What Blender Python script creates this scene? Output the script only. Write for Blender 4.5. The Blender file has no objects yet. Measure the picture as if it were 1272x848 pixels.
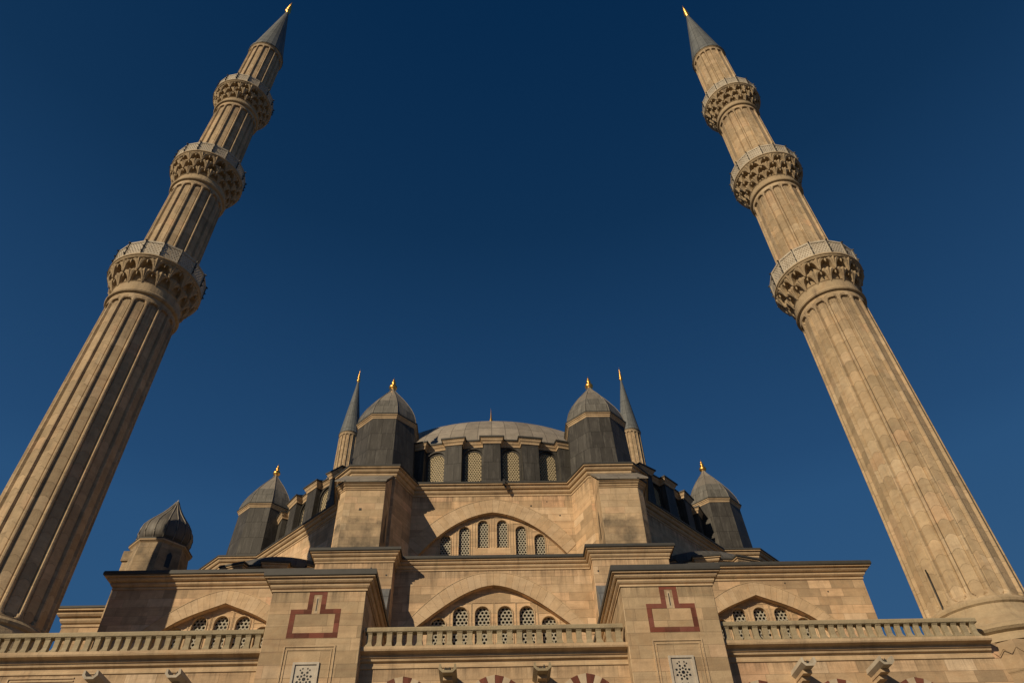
import bpy, math, random
from math import sin, cos, pi, sqrt, radians, atan2
from mathutils import Vector
from mathutils.geometry import tessellate_polygon
import numpy as np
random.seed(7)
SC = bpy.context.scene
COL = SC.collection

# ------------------------------------------------------------------ camera
def setup_camera():
    f, th, ro, ya = 920.0, radians(45.0), radians(-2.05), radians(2.5)
    F = Vector((sin(ya)*cos(th), cos(ya)*cos(th), sin(th)))
    R = Vector((cos(ya), -sin(ya), 0)); U = R.cross(F)
    R2 = R*cos(ro)+U*sin(ro); U2 = -R*sin(ro)+U*cos(ro)
    cd = bpy.data.cameras.new('camera'); co = bpy.data.objects.new('camera', cd)
    COL.objects.link(co)
    cd.sensor_width = 36; cd.sensor_fit = 'HORIZONTAL'; cd.lens = f*36/1272
    cd.clip_start = .1; cd.clip_end = 3000
    from mathutils import Matrix
    m = Matrix((( R2.x, U2.x, -F.x, -0.13), (R2.y, U2.y, -F.y, 0.0), (R2.z, U2.z, -F.z, 1.6), (0, 0, 0, 1)))
    co.matrix_world = m
    SC.camera = co
setup_camera()

# ------------------------------------------------------------------ light
SUN_TRAVEL = Vector((.85, 1.0, -.68)).normalized()
SUN_EL = math.asin(-SUN_TRAVEL.z)
SUN_AZ = atan2(-SUN_TRAVEL.x, -SUN_TRAVEL.y)          # from +Y clockwise
w = bpy.data.worlds.new('World'); SC.world = w; w.use_nodes = True
nt = w.node_tree; bg = nt.nodes['Background']
sky = nt.nodes.new('ShaderNodeTexSky'); sky.sky_type = 'NISHITA'; sky.sun_disc = False
sky.sun_elevation = SUN_EL; sky.sun_rotation = SUN_AZ
sky.altitude = 0; sky.air_density = 1.0; sky.dust_density = 0.4; sky.ozone_density = 1.5
sg_ = nt.nodes.new('ShaderNodeSeparateColor'); nt.links.new(sky.outputs[0], sg_.inputs[0])
dv_ = nt.nodes.new('ShaderNodeMath'); dv_.operation = 'MULTIPLY'; dv_.inputs[1].default_value = .25; nt.links.new(sg_.outputs[1], dv_.inputs[0])
rp_ = nt.nodes.new('ShaderNodeValToRGB'); nt.links.new(dv_.outputs[0], rp_.inputs[0])      # deeper, polarised grading of the sky's blue
st_ = [(.15, (.003, .036, .120)), (.235, (.0055, .049, .152)), (.305, (.020, .093, .238)), (.53, (.055, .198, .46)), (1.0, (.22, .44, .75))]
while len(rp_.color_ramp.elements) < len(st_): rp_.color_ramp.elements.new(.5)
for e_, (p_, c_) in zip(rp_.color_ramp.elements, st_): e_.position = p_; e_.color = (*c_, 1)
sc_ = nt.nodes.new('ShaderNodeVectorMath'); sc_.operation = 'SCALE'; sc_.inputs['Scale'].default_value = 10
tc_ = nt.nodes.new('ShaderNodeTexCoord'); sp_ = nt.nodes.new('ShaderNodeSeparateXYZ'); nt.links.new(tc_.outputs['Generated'], sp_.inputs[0])
r2_ = nt.nodes.new('ShaderNodeValToRGB'); nt.links.new(sp_.outputs[2], r2_.inputs[0])       # clear-air falloff with elevation
s2_ = [(0, (.07, .17, .32)), (.3, (.06, .20, .44)), (.5, (.046, .168, .40)), (.55, (.036, .139, .348)), (.707, (.0200, .093, .250)), (.8, (.0110, .065, .184)), (.93, (.0053, .048, .152)), (1, (.004, .042, .138))]
while len(r2_.color_ramp.elements) < len(s2_): r2_.color_ramp.elements.new(.5)
for e_, (p_, c_) in zip(r2_.color_ramp.elements, s2_): e_.position = p_; e_.color = (*c_, 1)
mx_ = nt.nodes.new('ShaderNodeMix'); mx_.data_type = 'RGBA'; mx_.inputs[0].default_value = .9
nt.links.new(rp_.outputs[0], mx_.inputs[6]); nt.links.new(r2_.outputs[0], mx_.inputs[7]); nt.links.new(mx_.outputs[2], sc_.inputs[0]); nt.links.new(sc_.outputs[0], bg.inputs[0]); bg.inputs[1].default_value = 0.06
sl = bpy.data.lights.new('sun', 'SUN'); sl.energy = 5.0; sl.angle = radians(.5); sl.color = (1, .81, .56)
so = bpy.data.objects.new('sun', sl); COL.objects.link(so)
so.rotation_euler = SUN_TRAVEL.to_track_quat('-Z', 'Y').to_euler()
so.location = (-40, -40, 60)
SC.view_settings.view_transform = 'Standard'; SC.view_settings.look = 'None'
SC.view_settings.exposure = -0.35; SC.view_settings.gamma = 1; SC.view_settings.use_curve_mapping = False
SC.render.engine = 'CYCLES'

# ------------------------------------------------------------------ node helpers
class NG:
    def __init__(s, name):
        s.m = bpy.data.materials.new(name); s.m.use_nodes = True
        s.nt = s.m.node_tree; s.b = s.nt.nodes['Principled BSDF']
    def n(s, t, **k):
        x = s.nt.nodes.new(t)
        for a, v in k.items(): setattr(x, a, v)
        return x
    def l(s, a, b): s.nt.links.new(a, b)
    def put(s, sock, v):
        if isinstance(v, bpy.types.NodeSocket): s.l(v, sock)
        elif v is not None: sock.default_value = v
    def math(s, op, a, b=None, c=None, clamp=False):
        x = s.n('ShaderNodeMath', operation=op, use_clamp=clamp)
        s.put(x.inputs[0], a)
        if b is not None: s.put(x.inputs[1], b)
        if c is not None: s.put(x.inputs[2], c)
        return x.outputs[0]
    def mix(s, f, a, b, mode='MIX'):
        x = s.n('ShaderNodeMix', data_type='RGBA', blend_type=mode)
        s.put(x.inputs[0], f)
        s.put(x.inputs[6], a if isinstance(a, bpy.types.NodeSocket) else (*a, 1))
        s.put(x.inputs[7], b if isinstance(b, bpy.types.NodeSocket) else (*b, 1))
        return x.outputs[2]
    def noise(s, vec, scale, detail=4, rough=.55, dist=0):
        x = s.n('ShaderNodeTexNoise'); s.put(x.inputs['Vector'], vec)
        x.inputs['Scale'].default_value = scale; x.inputs['Detail'].default_value = detail
        x.inputs['Roughness'].default_value = rough; x.inputs['Distortion'].default_value = dist
        return x.outputs[0]
    def comb(s, x, y, z=0):
        c = s.n('ShaderNodeCombineXYZ'); s.put(c.inputs[0], x); s.put(c.inputs[1], y); s.put(c.inputs[2], z)
        return c.outputs[0]
    def white(s, x, y):
        wn = s.n('ShaderNodeTexWhiteNoise', noise_dimensions='3D'); s.l(s.comb(x, y, 3.7), wn.inputs['Vector'])
        return wn.outputs['Value']
    def ramp(s, f, stops):
        r = s.n('ShaderNodeValToRGB'); cr = r.color_ramp
        while len(cr.elements) < len(stops): cr.elements.new(.5)
        for e, (p, c) in zip(cr.elements, stops):
            e.position = p; e.color = (*c, 1) if len(c) == 3 else c
        s.put(r.inputs[0], f); return r.outputs[0]

def coords(g, mode, arg=None):
    """returns (u, z, position vector): u runs horizontally along the surface"""
    if mode == 'face':
        geo = g.n('ShaderNodeNewGeometry'); pos = geo.outputs['Position']
        sp = g.n('ShaderNodeSeparateXYZ'); g.l(pos, sp.inputs[0])
        sn = g.n('ShaderNodeSeparateXYZ'); g.l(geo.outputs['True Normal'], sn.inputs[0])
        ln = g.math('SQRT', g.math('ADD', g.math('ADD', g.math('MULTIPLY', sn.outputs[0], sn.outputs[0]), g.math('MULTIPLY', sn.outputs[1], sn.outputs[1])), 1e-5))
        a = g.math('MULTIPLY', g.math('DIVIDE', sn.outputs[1], ln), g.math('MULTIPLY', sp.outputs[0], -1))
        b = g.math('MULTIPLY', g.math('DIVIDE', sn.outputs[0], ln), sp.outputs[1])
        return g.math('ADD', a, b), sp.outputs[2], pos
    if mode == 'axis':                                 # arg = (cx, cy, cells per turn), world
        geo = g.n('ShaderNodeNewGeometry'); pos = geo.outputs['Position']
        sp = g.n('ShaderNodeSeparateXYZ'); g.l(pos, sp.inputs[0])
        ang = g.math('ARCTAN2', g.math('SUBTRACT', sp.outputs[0], arg[0]), g.math('SUBTRACT', sp.outputs[1], arg[1]))
        return g.math('MULTIPLY', ang, arg[2]/(2*pi)), sp.outputs[2], pos
    if mode == 'obj':                                  # arg = cells per turn, object's own axis
        tc = g.n('ShaderNodeTexCoord'); pos = tc.outputs['Object']
        sp = g.n('ShaderNodeSeparateXYZ'); g.l(pos, sp.inputs[0])
        ang = g.math('ARCTAN2', sp.outputs[0], sp.outputs[1])
        return g.math('ADD', g.math('MULTIPLY', ang, arg/(2*pi)), 100.5), sp.outputs[2], pos

def blocks(g, u, z, bw, bh, joint=.02, stagger=True, by_col=False):
    """block pattern: returns (tone 0..1 per block, joint mask 0..1)"""
    if by_col:
        uu = u; cu = g.math('FLOOR', uu)
        sc2 = g.math('MULTIPLY', g.math('COSINE', g.math('MULTIPLY', u, 2*pi)), .14)
        zz = g.math('ADD', g.math('ADD', g.math('DIVIDE', z, bh), sc2), g.white(cu, 5.0)); cz = g.math('FLOOR', zz)
    else:
        zz = g.math('DIVIDE', z, bh); cz = g.math('FLOOR', zz)
        uu = g.math('DIVIDE', u, bw)
        if stagger: uu = g.math('ADD', uu, g.math('MULTIPLY', g.white(cz, 9.0), 3.0))
        cu = g.math('FLOOR', uu)
    tone = g.white(cu, cz)
    fz = g.math('SUBTRACT', zz, cz); fu = g.math('SUBTRACT', uu, cu)
    jz = g.math('LESS_THAN', g.math('MINIMUM', fz, g.math('SUBTRACT', 1.0, fz)), joint/bh/2)
    ju = g.math('LESS_THAN', g.math('MINIMUM', fu, g.math('SUBTRACT', 1.0, fu)), joint/bw/2)
    return tone, g.math('MAXIMUM', jz, 0.0 if by_col else ju)

def stone(name, mode='face', arg=None, bw=.95, bh=.36, base=(.40, .295, .19), var=1.0, by_col=False, blocky=True,
          stain=None, rough=.85, dirt=.5, bump=.5, joint=.015, jdark=.27, hang=(), bed=.28):
    g = NG(name); u, z, pos = coords(g, mode, arg)
    c = base
    big = g.noise(pos, .35, 5, .6); mid = g.noise(pos, 2.3, 6, .65); fine = g.noise(pos, 22, 3, .6)
    if blocky:
        tone, jm = blocks(g, u, z, bw, bh, joint, by_col=by_col)
        d = .16*var
        col = g.ramp(tone, [(0, tuple(v*(1-1.1*d) for v in c)), (.25, (c[0]*(1-.5*d), c[1]*(1-.6*d), c[2]*(1-.7*d))), (.55, c), (.8, (c[0]*(1+.5*d), c[1]*(1+.25*d), c[2]*(1+.1*d))),
                            (.9, (c[0]*(1+.6*d), c[1]*(1+.8*d), c[2]*(1+1.1*d))), (1, (c[0]*(1+.3*d), c[1]*(1-.2*d), c[2]*(1-.3*d)))])
    else:
        rgb = g.n('ShaderNodeRGB'); rgb.outputs[0].default_value = (*c, 1); col = rgb.outputs[0]; jm = None
    m1 = g.math('MULTIPLY_ADD', mid, .8, .6); m2 = g.math('MULTIPLY_ADD', big, .55, .72); m3 = g.math('MULTIPLY_ADD', fine, .22, .89)
    mm = g.math('MULTIPLY', g.math('MULTIPLY', m1, m2), m3)
    col = g.mix(1.0, col, g.comb(mm, mm, mm), 'MULTIPLY')
    mot = g.noise(pos, .9, 5, .7, 1.5)
    col = g.mix(g.math('MULTIPLY', g.math('MULTIPLY_ADD', mot, 4.0, -2.1, clamp=True), .38), col, (c[0]*.95, c[1]*.74, c[2]*.58))
    mo2 = g.noise(g.comb(g.math('MULTIPLY', u, .35), z, 7.0), .8, 5, .65)
    col = g.mix(g.math('MULTIPLY', g.math('MULTIPLY_ADD', mo2, 4.5, -2.5, clamp=True), .35), col, (c[0]*1.12, c[1]*1.16, c[2]*1.28))
    # weather streaks running down and soot under the ledges
    st = g.noise(g.comb(g.math('MULTIPLY', u, 1.0 if mode == 'face' else .6), g.math('MULTIPLY', z, .16), 0), 2.6, 6, .7)
    sm = g.math('MULTIPLY', g.math('MULTIPLY_ADD', st, 4.0, -2.15, clamp=True), dirt)
    col = g.mix(sm, col, (.11, .085, .065))
    # horizontal bedding bands of the sandstone
    bd = g.noise(g.comb(g.math('MULTIPLY', u, .25), g.math('MULTIPLY', z, 3.0), 2.0), 2.2, 4, .6)
    bm = g.math('MULTIPLY', g.math('MULTIPLY_ADD', bd, 3.5, -1.75, clamp=True), bed)
    col = g.mix(bm, col, (.24, .155, .095))
    for zt, ln in hang:                                # rain streaks and soot hanging from the ledges
        sk = g.noise(g.comb(g.math('MULTIPLY', u, 1.7), g.math('MULTIPLY', z, .10), zt), 2.4, 6, .75)
        fall = g.math('MULTIPLY', g.math('MULTIPLY_ADD', z, 1/ln, 1-zt/ln, clamp=True), g.math('LESS_THAN', z, zt+.02))
        hk = g.math('MULTIPLY', g.math('MULTIPLY_ADD', sk, 4.5, -1.95, clamp=True), fall)
        col = g.mix(g.math('MULTIPLY', hk, .8), col, (.12, .09, .062))
    if stain:                                          # soot band low on a pier: (z0, z1)
        edge = g.math('MULTIPLY_ADD', mid, 1.2, -.6)
        zz = g.math('ADD', z, edge)
        band = g.math('MULTIPLY', g.math('MULTIPLY_ADD', zz, 3.0, -stain[0]*3, clamp=True), g.math('MULTIPLY_ADD', zz, -2.2, stain[1]*2.2, clamp=True))
        sx = g.noise(g.comb(u, g.math('MULTIPLY', z, .8), 1), 1.1, 4, .6)
        band = g.math('MULTIPLY', band, g.math('MULTIPLY_ADD', sx, 3.0, -.9, clamp=True))
        col = g.mix(g.math('MULTIPLY', band, .82), col, (.085, .075, .06))
    if jm is not None:
        col = g.mix(g.math('MULTIPLY', jm, jdark), col, (.13, .085, .055))
    g.l(col, g.b.inputs['Base Color'])
    g.b.inputs['Roughness'].default_value = rough
    g.b.inputs['Specular IOR Level'].default_value = .2
    bp = g.n('ShaderNodeBump'); bp.inputs['Strength'].default_value = bump; bp.inputs['Distance'].default_value = .03
    hh = g.math('ADD', g.math('MULTIPLY', mid, .7), g.math('MULTIPLY', fine, .5))
    if jm is not None: hh = g.math('SUBTRACT', g.math('ADD', hh, g.math('MULTIPLY', tone, .25)), jm)
    g.l(hh, bp.inputs['Height']); g.l(bp.outputs[0], g.b.inputs['Normal'])
    return g.m

def lead(name, base, mode='face', arg=None, bw=.62, bh=1.15, rough=.55, by_col=False, stagger=True, pale=(.30, .29, .26), palef=.25, seam=.035, spec=.35):
    g = NG(name); u, z, pos = coords(g, mode, arg)
    tone, jm = blocks(g, u, z, bw, bh, seam, stagger=stagger)
    if by_col:
        fu = g.math('FRACT', u); ju = g.math('LESS_THAN', g.math('MINIMUM', fu, g.math('SUBTRACT', 1.0, fu)), .03)
        zz = g.math('FRACT', g.math('DIVIDE', z, bh)); jz = g.math('LESS_THAN', zz, .035)
        jm = g.math('MAXIMUM', ju, jz); tone = g.white(g.math('FLOOR', u), g.math('FLOOR', g.math('DIVIDE', z, bh)))
    col = g.ramp(tone, [(0, tuple(v*.8 for v in base)), (.5, base), (1, tuple(v*1.22 for v in base))])
    mid = g.noise(pos, 1.8, 6, .65); fine = g.noise(pos, 14, 4, .6)
    k = g.math('MULTIPLY', g.math('MULTIPLY_ADD', mid, .8, .6), g.math('MULTIPLY_ADD', fine, .3, .85))
    col = g.mix(1.0, col, g.comb(k, k, k), 'MULTIPLY')
    st = g.noise(g.comb(u, g.math('MULTIPLY', z, .15), 4), 5.0, 5, .7)
    col = g.mix(g.math('MULTIPLY', g.math('MULTIPLY_ADD', st, 4, -2.0, clamp=True), palef), col, pale)
    col = g.mix(g.math('MULTIPLY', jm, .55), col, tuple(v*.35 for v in base))
    g.l(col, g.b.inputs['Base Color'])
    g.l(g.math('MULTIPLY_ADD', mid, .25, rough-.12), g.b.inputs['Roughness'])
    g.b.inputs['Specular IOR Level'].default_value = spec
    bp = g.n('ShaderNodeBump'); bp.inputs['Strength'].default_value = .6; bp.inputs['Distance'].default_value = .03
    g.l(g.math('ADD', g.math('MULTIPLY', mid, .6), g.math('MULTIPLY', jm, 1.0)), bp.inputs['Height'])
    g.l(bp.outputs[0], g.b.inputs['Normal'])
    return g.m

def plain(name, base, rough=.6, metal=0, nscale=6, nv=.3, spec=.4):
    g = NG(name); geo = g.n('ShaderNodeNewGeometry')
    n = g.noise(geo.outputs['Position'], nscale, 5, .6)
    k = g.math('MULTIPLY_ADD', n, nv*2, 1-nv)
    g.l(g.mix(1.0, base, g.comb(k, k, k), 'MULTIPLY'), g.b.inputs['Base Color'])
    g.b.inputs['Roughness'].default_value = rough; g.b.inputs['Metallic'].default_value = metal
    g.b.inputs['Specular IOR Level'].default_value = spec
    return g.m

YC = 50.1                                              # centre of the dome
TR = 16.4                                              # towers' distance from the centre
S_WALL = stone('ashlar_stone', base=(.535, .395, .25), var=1.9, bed=.5, jdark=.4, joint=.013, hang=((16.9, .9), (10.85, .5)))
S_BUTT = stone('ashlar_stone_buttress', base=(.46, .35, .22), var=1.8, bed=.5, jdark=.38, joint=.013, hang=((13.2, .7),), bw=1.1, bh=.40, dirt=.3)
S_PIER = stone('ashlar_stone_pier', base=(.50, .38, .24), stain=(17.0, 20.55), dirt=.45)
S_UP = stone('ashlar_stone_upper', base=(.57, .415, .255), var=1.7, bed=.45, jdark=.36, joint=.013, hang=((23.85, 1.0),), bw=1.2, bh=.42, dirt=.35)
S_TRIM = stone('moulded_stone', base=(.52, .39, .245), blocky=False, dirt=.6, bed=.75)
S_RAIL = stone('lichened_stone', base=(.34, .285, .185), blocky=False, dirt=.6, bump=.9)
S_VOUS = stone('voussoir_stone', base=(.54, .405, .26), blocky=False, dirt=.2)
S_VOUS2 = stone('voussoir_stone_dull', base=(.52, .38, .235), blocky=False, dirt=.25)
S_RED = stone('red_stone', base=(.17, .06, .042), bw=.47, bh=.31, var=2.2, joint=.012, dirt=.35)
S_PALE = stone('pale_stone', base=(.50, .41, .29), blocky=False, dirt=.25)
S_MIN = stone('minaret_stone', mode='obj', arg=16, bw=1, bh=.62, base=(.445, .342, .215), by_col=True, dirt=.6, var=1.1, hang=((49.2, 2.2), (39.4, 2.6), (29.2, 3.5), (59.1, 1.5)), bed=.4, joint=.022, bump=.7)
S_MINR = stone('minaret_trim_stone', mode='obj', arg=16, base=(.40, .31, .195), blocky=False, dirt=.9, bump=.9)
S_PED = stone('pedestal_stone', mode='obj', arg=10, bw=1, bh=.45, base=(.36, .27, .17), dirt=.5, by_col=True)
PARAPET = stone('parapet_marble', base=(.45, .40, .315), blocky=False, dirt=.7, rough=.7, bump=.3)
MARBLE = stone('white_marble', base=(.49, .445, .37), blocky=False, dirt=.4, rough=.6, bump=.2)
PLASTER = plain('grille_plaster', (.36, .335, .265), .8)
PLASTER2 = plain('grille_plaster_yellowed', (.36, .30, .19), .85)
LEAD_D = lead('dark_lead', (.056, .053, .048), spec=.22)
LEAD_EDGE = plain('lead_edging', (.055, .054, .05), .6)
LEAD_P = lead('pale_lead', (.205, .185, .155), bh=1.75, bw=.9, palef=.4)
LEAD_M = lead('weathered_lead', (.125, .12, .105), bh=1.75, bw=.62, palef=.5)
LEAD_DOME = lead('dome_lead', (.25, .22, .18), mode='axis', arg=(0, YC, 90), bh=1.5, by_col=True, palef=.35)
LEAD_CONE = lead('cone_lead', (.115, .125, .125), mode='obj', arg=12, bh=2.3, by_col=True, palef=.25)
LEAD_ON = lead('onion_lead', (.115, .105, .09), mode='axis', arg=(-15.8, 32.3, 16), bh=5, by_col=True, palef=.4)
DARK = plain('dark_glass', (.012, .013, .014), .35)
IRON = plain('dark_iron', (.03, .028, .026), .6)
BRONZE = plain('dulled_gilding', (.30, .19, .07), .5, .8)
GOLD = plain('gilded_copper', (.86, .47, .12), .38, 1.0, nv=.15)

# ------------------------------------------------------------------ mesh builder
class Fr:                                              # a wall's frame: u to the right, w outwards
    def __init__(s, ox, oy, ang=0):
        s.o = (ox, oy); s.U = (cos(ang), sin(ang)); s.W = (sin(ang), -cos(ang))
    def P(s, u, z, w=0): return (s.o[0]+u*s.U[0]+w*s.W[0], s.o[1]+u*s.U[1]+w*s.W[1], z)

class MB:
    def __init__(s): s.v = []; s.f = []; s.m = []; s.sm = []
    def add(s, vs, fs, mi=0, smooth=False):
        b = len(s.v); s.v += [tuple(p) for p in vs]
        for f in fs: s.f.append(tuple(i+b for i in f)); s.m.append(mi); s.sm.append(smooth)
    def box(s, x0, x1, y0, y1, z0, z1, mi=0, fr=None):
        vs = [(x, y, z) for z in (z0, z1) for y in (y0, y1) for x in (x0, x1)]
        if fr: vs = [fr.P(x, z, -y) for x, y, z in vs]  # in a frame y is depth INTO the wall
        s.add(vs, [(0, 1, 5, 4), (1, 3, 7, 5), (3, 2, 6, 7), (2, 0, 4, 6), (4, 5, 7, 6), (0, 2, 3, 1)], mi)
    def poly_prism(s, pts, z0, z1, mi=0, cap=True):     # plan polygon, counter-clockwise seen from above
        n = len(pts); vs = [(x, y, z0) for x, y in pts]+[(x, y, z1) for x, y in pts]
        fs = [(i, (i+1) % n, n+(i+1) % n, n+i) for i in range(n)]
        if cap: fs += [tuple(range(n, 2*n)), tuple(range(n-1, -1, -1))]
        s.add(vs, fs, mi)
    def plate(s, fr, loop, w0, w1, mi=0, holes=(), back=True):   # shape in (u,z) with holes, from w0 (front) to w1
        loops = [list(loop)]+[list(h) for h in holes]
        flat = [p for L in loops for p in L]
        tri = tessellate_polygon([[Vector((p[0], p[1], 0)) for p in L] for L in loops])
        N = len(flat)
        vs = [fr.P(p[0], p[1], w0) for p in flat]+[fr.P(p[0], p[1], w1) for p in flat]
        fs = []
        for a, b, c in tri:
            A = (flat[b][0]-flat[a][0])*(flat[c][1]-flat[a][1])-(flat[b][1]-flat[a][1])*(flat[c][0]-flat[a][0])
            if A < 0: a, b, c = a, c, b
            fs.append((a, b, c))
            if back: fs.append((c+N, b+N, a+N))
        k = 0
        for li, L in enumerate(loops):
            n = len(L)
            ar = sum(L[i][0]*L[(i+1) % n][1]-L[(i+1) % n][0]*L[i][1] for i in range(n))
            for i in range(n):
                a, b = k+i, k+(i+1) % n
                q = (a, a+N, b+N, b)
                if (ar > 0) != (li == 0): q = q[::-1]
                fs.append(q)
            k += n
        s.add(vs, fs, mi)
    def sweep(s, path, prof, mi=0, closed=False, smooth=False, caps=True):   # mouldings: path in plan, outward on its right; prof = (out, z)
        n = len(path); vs = []; m = len(prof)
        def nrm(a, b):
            d = (b[0]-a[0], b[1]-a[1]); L = math.hypot(*d); return (d[1]/L, -d[0]/L)
        for i in range(n):
            if closed or 0 < i < n-1:
                n0 = nrm(path[i-1], path[i]); n1 = nrm(path[i], path[(i+1) % n])
                k = 1+n0[0]*n1[0]+n0[1]*n1[1]; o = ((n0[0]+n1[0])/k, (n0[1]+n1[1])/k)
            elif i == 0: o = nrm(path[0], path[1])
            else: o = nrm(path[-2], path[-1])
            for (q, z) in prof: vs.append((path[i][0]+o[0]*q, path[i][1]+o[1]*q, z))
        fs = []
        for i in range(n if closed else n-1):
            j = (i+1) % n
            for k in range(m-1): fs.append((i*m+k, j*m+k, j*m+k+1, i*m+k+1))
        if not closed and caps:
            fs.append(tuple(range(m))); fs.append(tuple((n-1)*m+k for k in range(m-1, -1, -1)))
        s.add(vs, fs, mi, smooth)
    def lathe(s, cx, cy, prof, n, ph=0, mi=0, smooth=False, ring=None):
        vs = []; m = len(prof)
        for r, z in prof:
            for i in range(n):
                a = 2*pi*(i+ph)/n; vs.append((cx+r*cos(a), cy+r*sin(a), z))
        fs = []
        for k in range(m-1):
            for i in range(n):
                j = (i+1) % n; fs.append((k*n+i, k*n+j, (k+1)*n+j, (k+1)*n+i))
        if prof[0][0] > 1e-4: fs.append(tuple(range(n-1, -1, -1)))
        if prof[-1][0] > 1e-4: fs.append(tuple((m-1)*n+i for i in range(n)))
        s.add(vs, fs, mi, smooth)
    def tube(s, pts, r, n=6, mi=0):
        vs = []; 
        for i, p in enumerate(pts):
            a = Vector(pts[max(i-1, 0)]); b = Vector(pts[min(i+1, len(pts)-1)]); d = (b-a).normalized()
            x = d.cross(Vector((0, 0, 1)));  x = x.normalized() if x.length > .05 else Vector((1, 0, 0)); y = d.cross(x)
            for k in range(n):
                t = 2*pi*k/n; vs.append(Vector(p)+x*r*cos(t)+y*r*sin(t))
        fs = [(i*n+k, i*n+(k+1) % n, (i+1)*n+(k+1) % n, (i+1)*n+k) for i in range(len(pts)-1) for k in range(n)]
        fs += [tuple(range(n)), tuple((len(pts)-1)*n+k for k in range(n-1, -1, -1))]
        s.add(vs, fs, mi, True)
    def build(s, name, mats, parent=None, off=(0, 0, 0), bevel=0):
        me = bpy.data.meshes.new(name)
        me.from_pydata([(x-off[0], y-off[1], z-off[2]) for x, y, z in s.v], [], s.f)
        mats = mats if isinstance(mats, (list, tuple)) else [mats]
        for m in mats: me.materials.append(m)
        me.polygons.foreach_set('material_index', s.m); me.polygons.foreach_set('use_smooth', s.sm)
        me.update(); o = bpy.data.objects.new(name, me); COL.objects.link(o)
        if parent: o.parent = parent
        if bevel:
            b = o.modifiers.new('bevel', 'BEVEL'); b.width = bevel; b.segments = 1; b.limit_method = 'ANGLE'
        return o

def empty(name, loc, label, cat, group=None):
    o = bpy.data.objects.new(name, None); COL.objects.link(o); o.location = loc; o.empty_display_size = .5
    o['label'] = label; o['category'] = cat
    if group: o['group'] = group
    return o

# ------------------------------------------------------------------ ground
gm = stone('paving_stone', mode='face', blocky=False, base=(.24, .195, .14), dirt=.2)
def paving():
    g = NG('paving_slabs'); geo = g.n('ShaderNodeNewGeometry'); sp = g.n('ShaderNodeSeparateXYZ'); g.l(geo.outputs['Position'], sp.inputs[0])
    tone, jm = blocks(g, sp.outputs[0], sp.outputs[1], .9, .6, .02)
    n = g.noise(geo.outputs['Position'], .6, 6, .6)
    col = g.ramp(tone, [(0, (.075, .063, .048)), (.5, (.10, .085, .066)), (1, (.125, .108, .085))])
    k = g.math('MULTIPLY_ADD', n, .6, .7); col = g.mix(1, col, g.comb(k, k, k), 'MULTIPLY')
    col = g.mix(g.math('MULTIPLY', jm, .6), col, (.07, .06, .05)); g.l(col, g.b.inputs['Base Color'])
    g.b.inputs['Roughness'].default_value = .9
    return g.m
b = MB(); b.add([(-900, -900, 0), (900, -900, 0), (900, 900, 0), (-900, 900, 0)], [(0, 1, 2, 3)])
o = b.build('ground', paving()); o['kind'] = 'structure'

# ------------------------------------------------------------------ the mosque
MO = (0, 28, 0)
mosque = empty('mosque', MO, 'domed sandstone mosque with lead roofs, buttresses and balustraded galleries between the minarets', 'mosque')
def part(name, mb, mats, parent=mosque, bevel=0): return mb.build(name, mats, parent, MO, bevel)

def cornice_prof(zt, h=.62, o=.40):
    return [(0, zt-h), (.035, zt-h), (.035, zt-h*.86), (.01, zt-h*.84), (.01, zt-h*.80), (o*.20, zt-h*.76), (o*.34, zt-h*.64), (o*.36, zt-h*.52), (o*.28, zt-h*.50), (o*.28, zt-h*.46),
            (o*.56, zt-h*.42), (o*.72, zt-h*.30), (o*.74, zt-h*.17), (o*.68, zt-h*.15), (o, zt-h*.12), (o, zt-.005), (0, zt-.005)]
def lead_prof(zt, o=.40, h=.10, back=.5, rise=.12):
    return [(o-.06, zt), (o+.045, zt), (o+.05, zt+h*.5), (o+.03, zt+h), (-back, zt+h+rise), (-back, zt)]

def arch_curve(pts, xmax, n=14, zb=None):
    """right half of a pointed arch from measured points (x, z); returns list from left foot to right foot"""
    xs = np.array([p[0] for p in pts]); zs = np.array([p[1] for p in pts])
    c = np.polyfit(xs, zs, min(3, len(pts)-1)) if len(pts) > 3 else np.polyfit(xs, zs, 2)
    R = [(xmax*i/n, float(np.polyval(c, xmax*i/n))) for i in range(n+1)]
    L = [(-x, z) for x, z in R[::-1]][:-1]
    return L+R
def shift(L, dx): return [(x+dx, z) for x, z in L]
def arch_hole(curve, zb):                              # closes an arch down to zb
    return [(curve[0][0], zb)]+curve+[(curve[-1][0], zb)]
def round_hole(cx, w, zt, zb, n=8):                    # slightly pointed round-headed opening, clockwise
    r = w/2; L = [(cx-r, zb)]
    for i in range(n+1):
        a = pi-pi*i/n; L.append((cx+r*cos(a), zt-r+r*sin(a)*1.0))
    L.append((cx+r, zb)); return L

def grow(curve, d):                                    # offset of an open curve to its left (outer) side
    out = []
    for i, p in enumerate(curve):
        a = curve[max(i-1, 0)]; c = curve[min(i+1, len(curve)-1)]
        t = (c[0]-a[0], c[1]-a[1]); L = math.hypot(*t); out.append((p[0]-t[1]/L*d, p[1]+t[0]/L*d))
    return out

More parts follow.
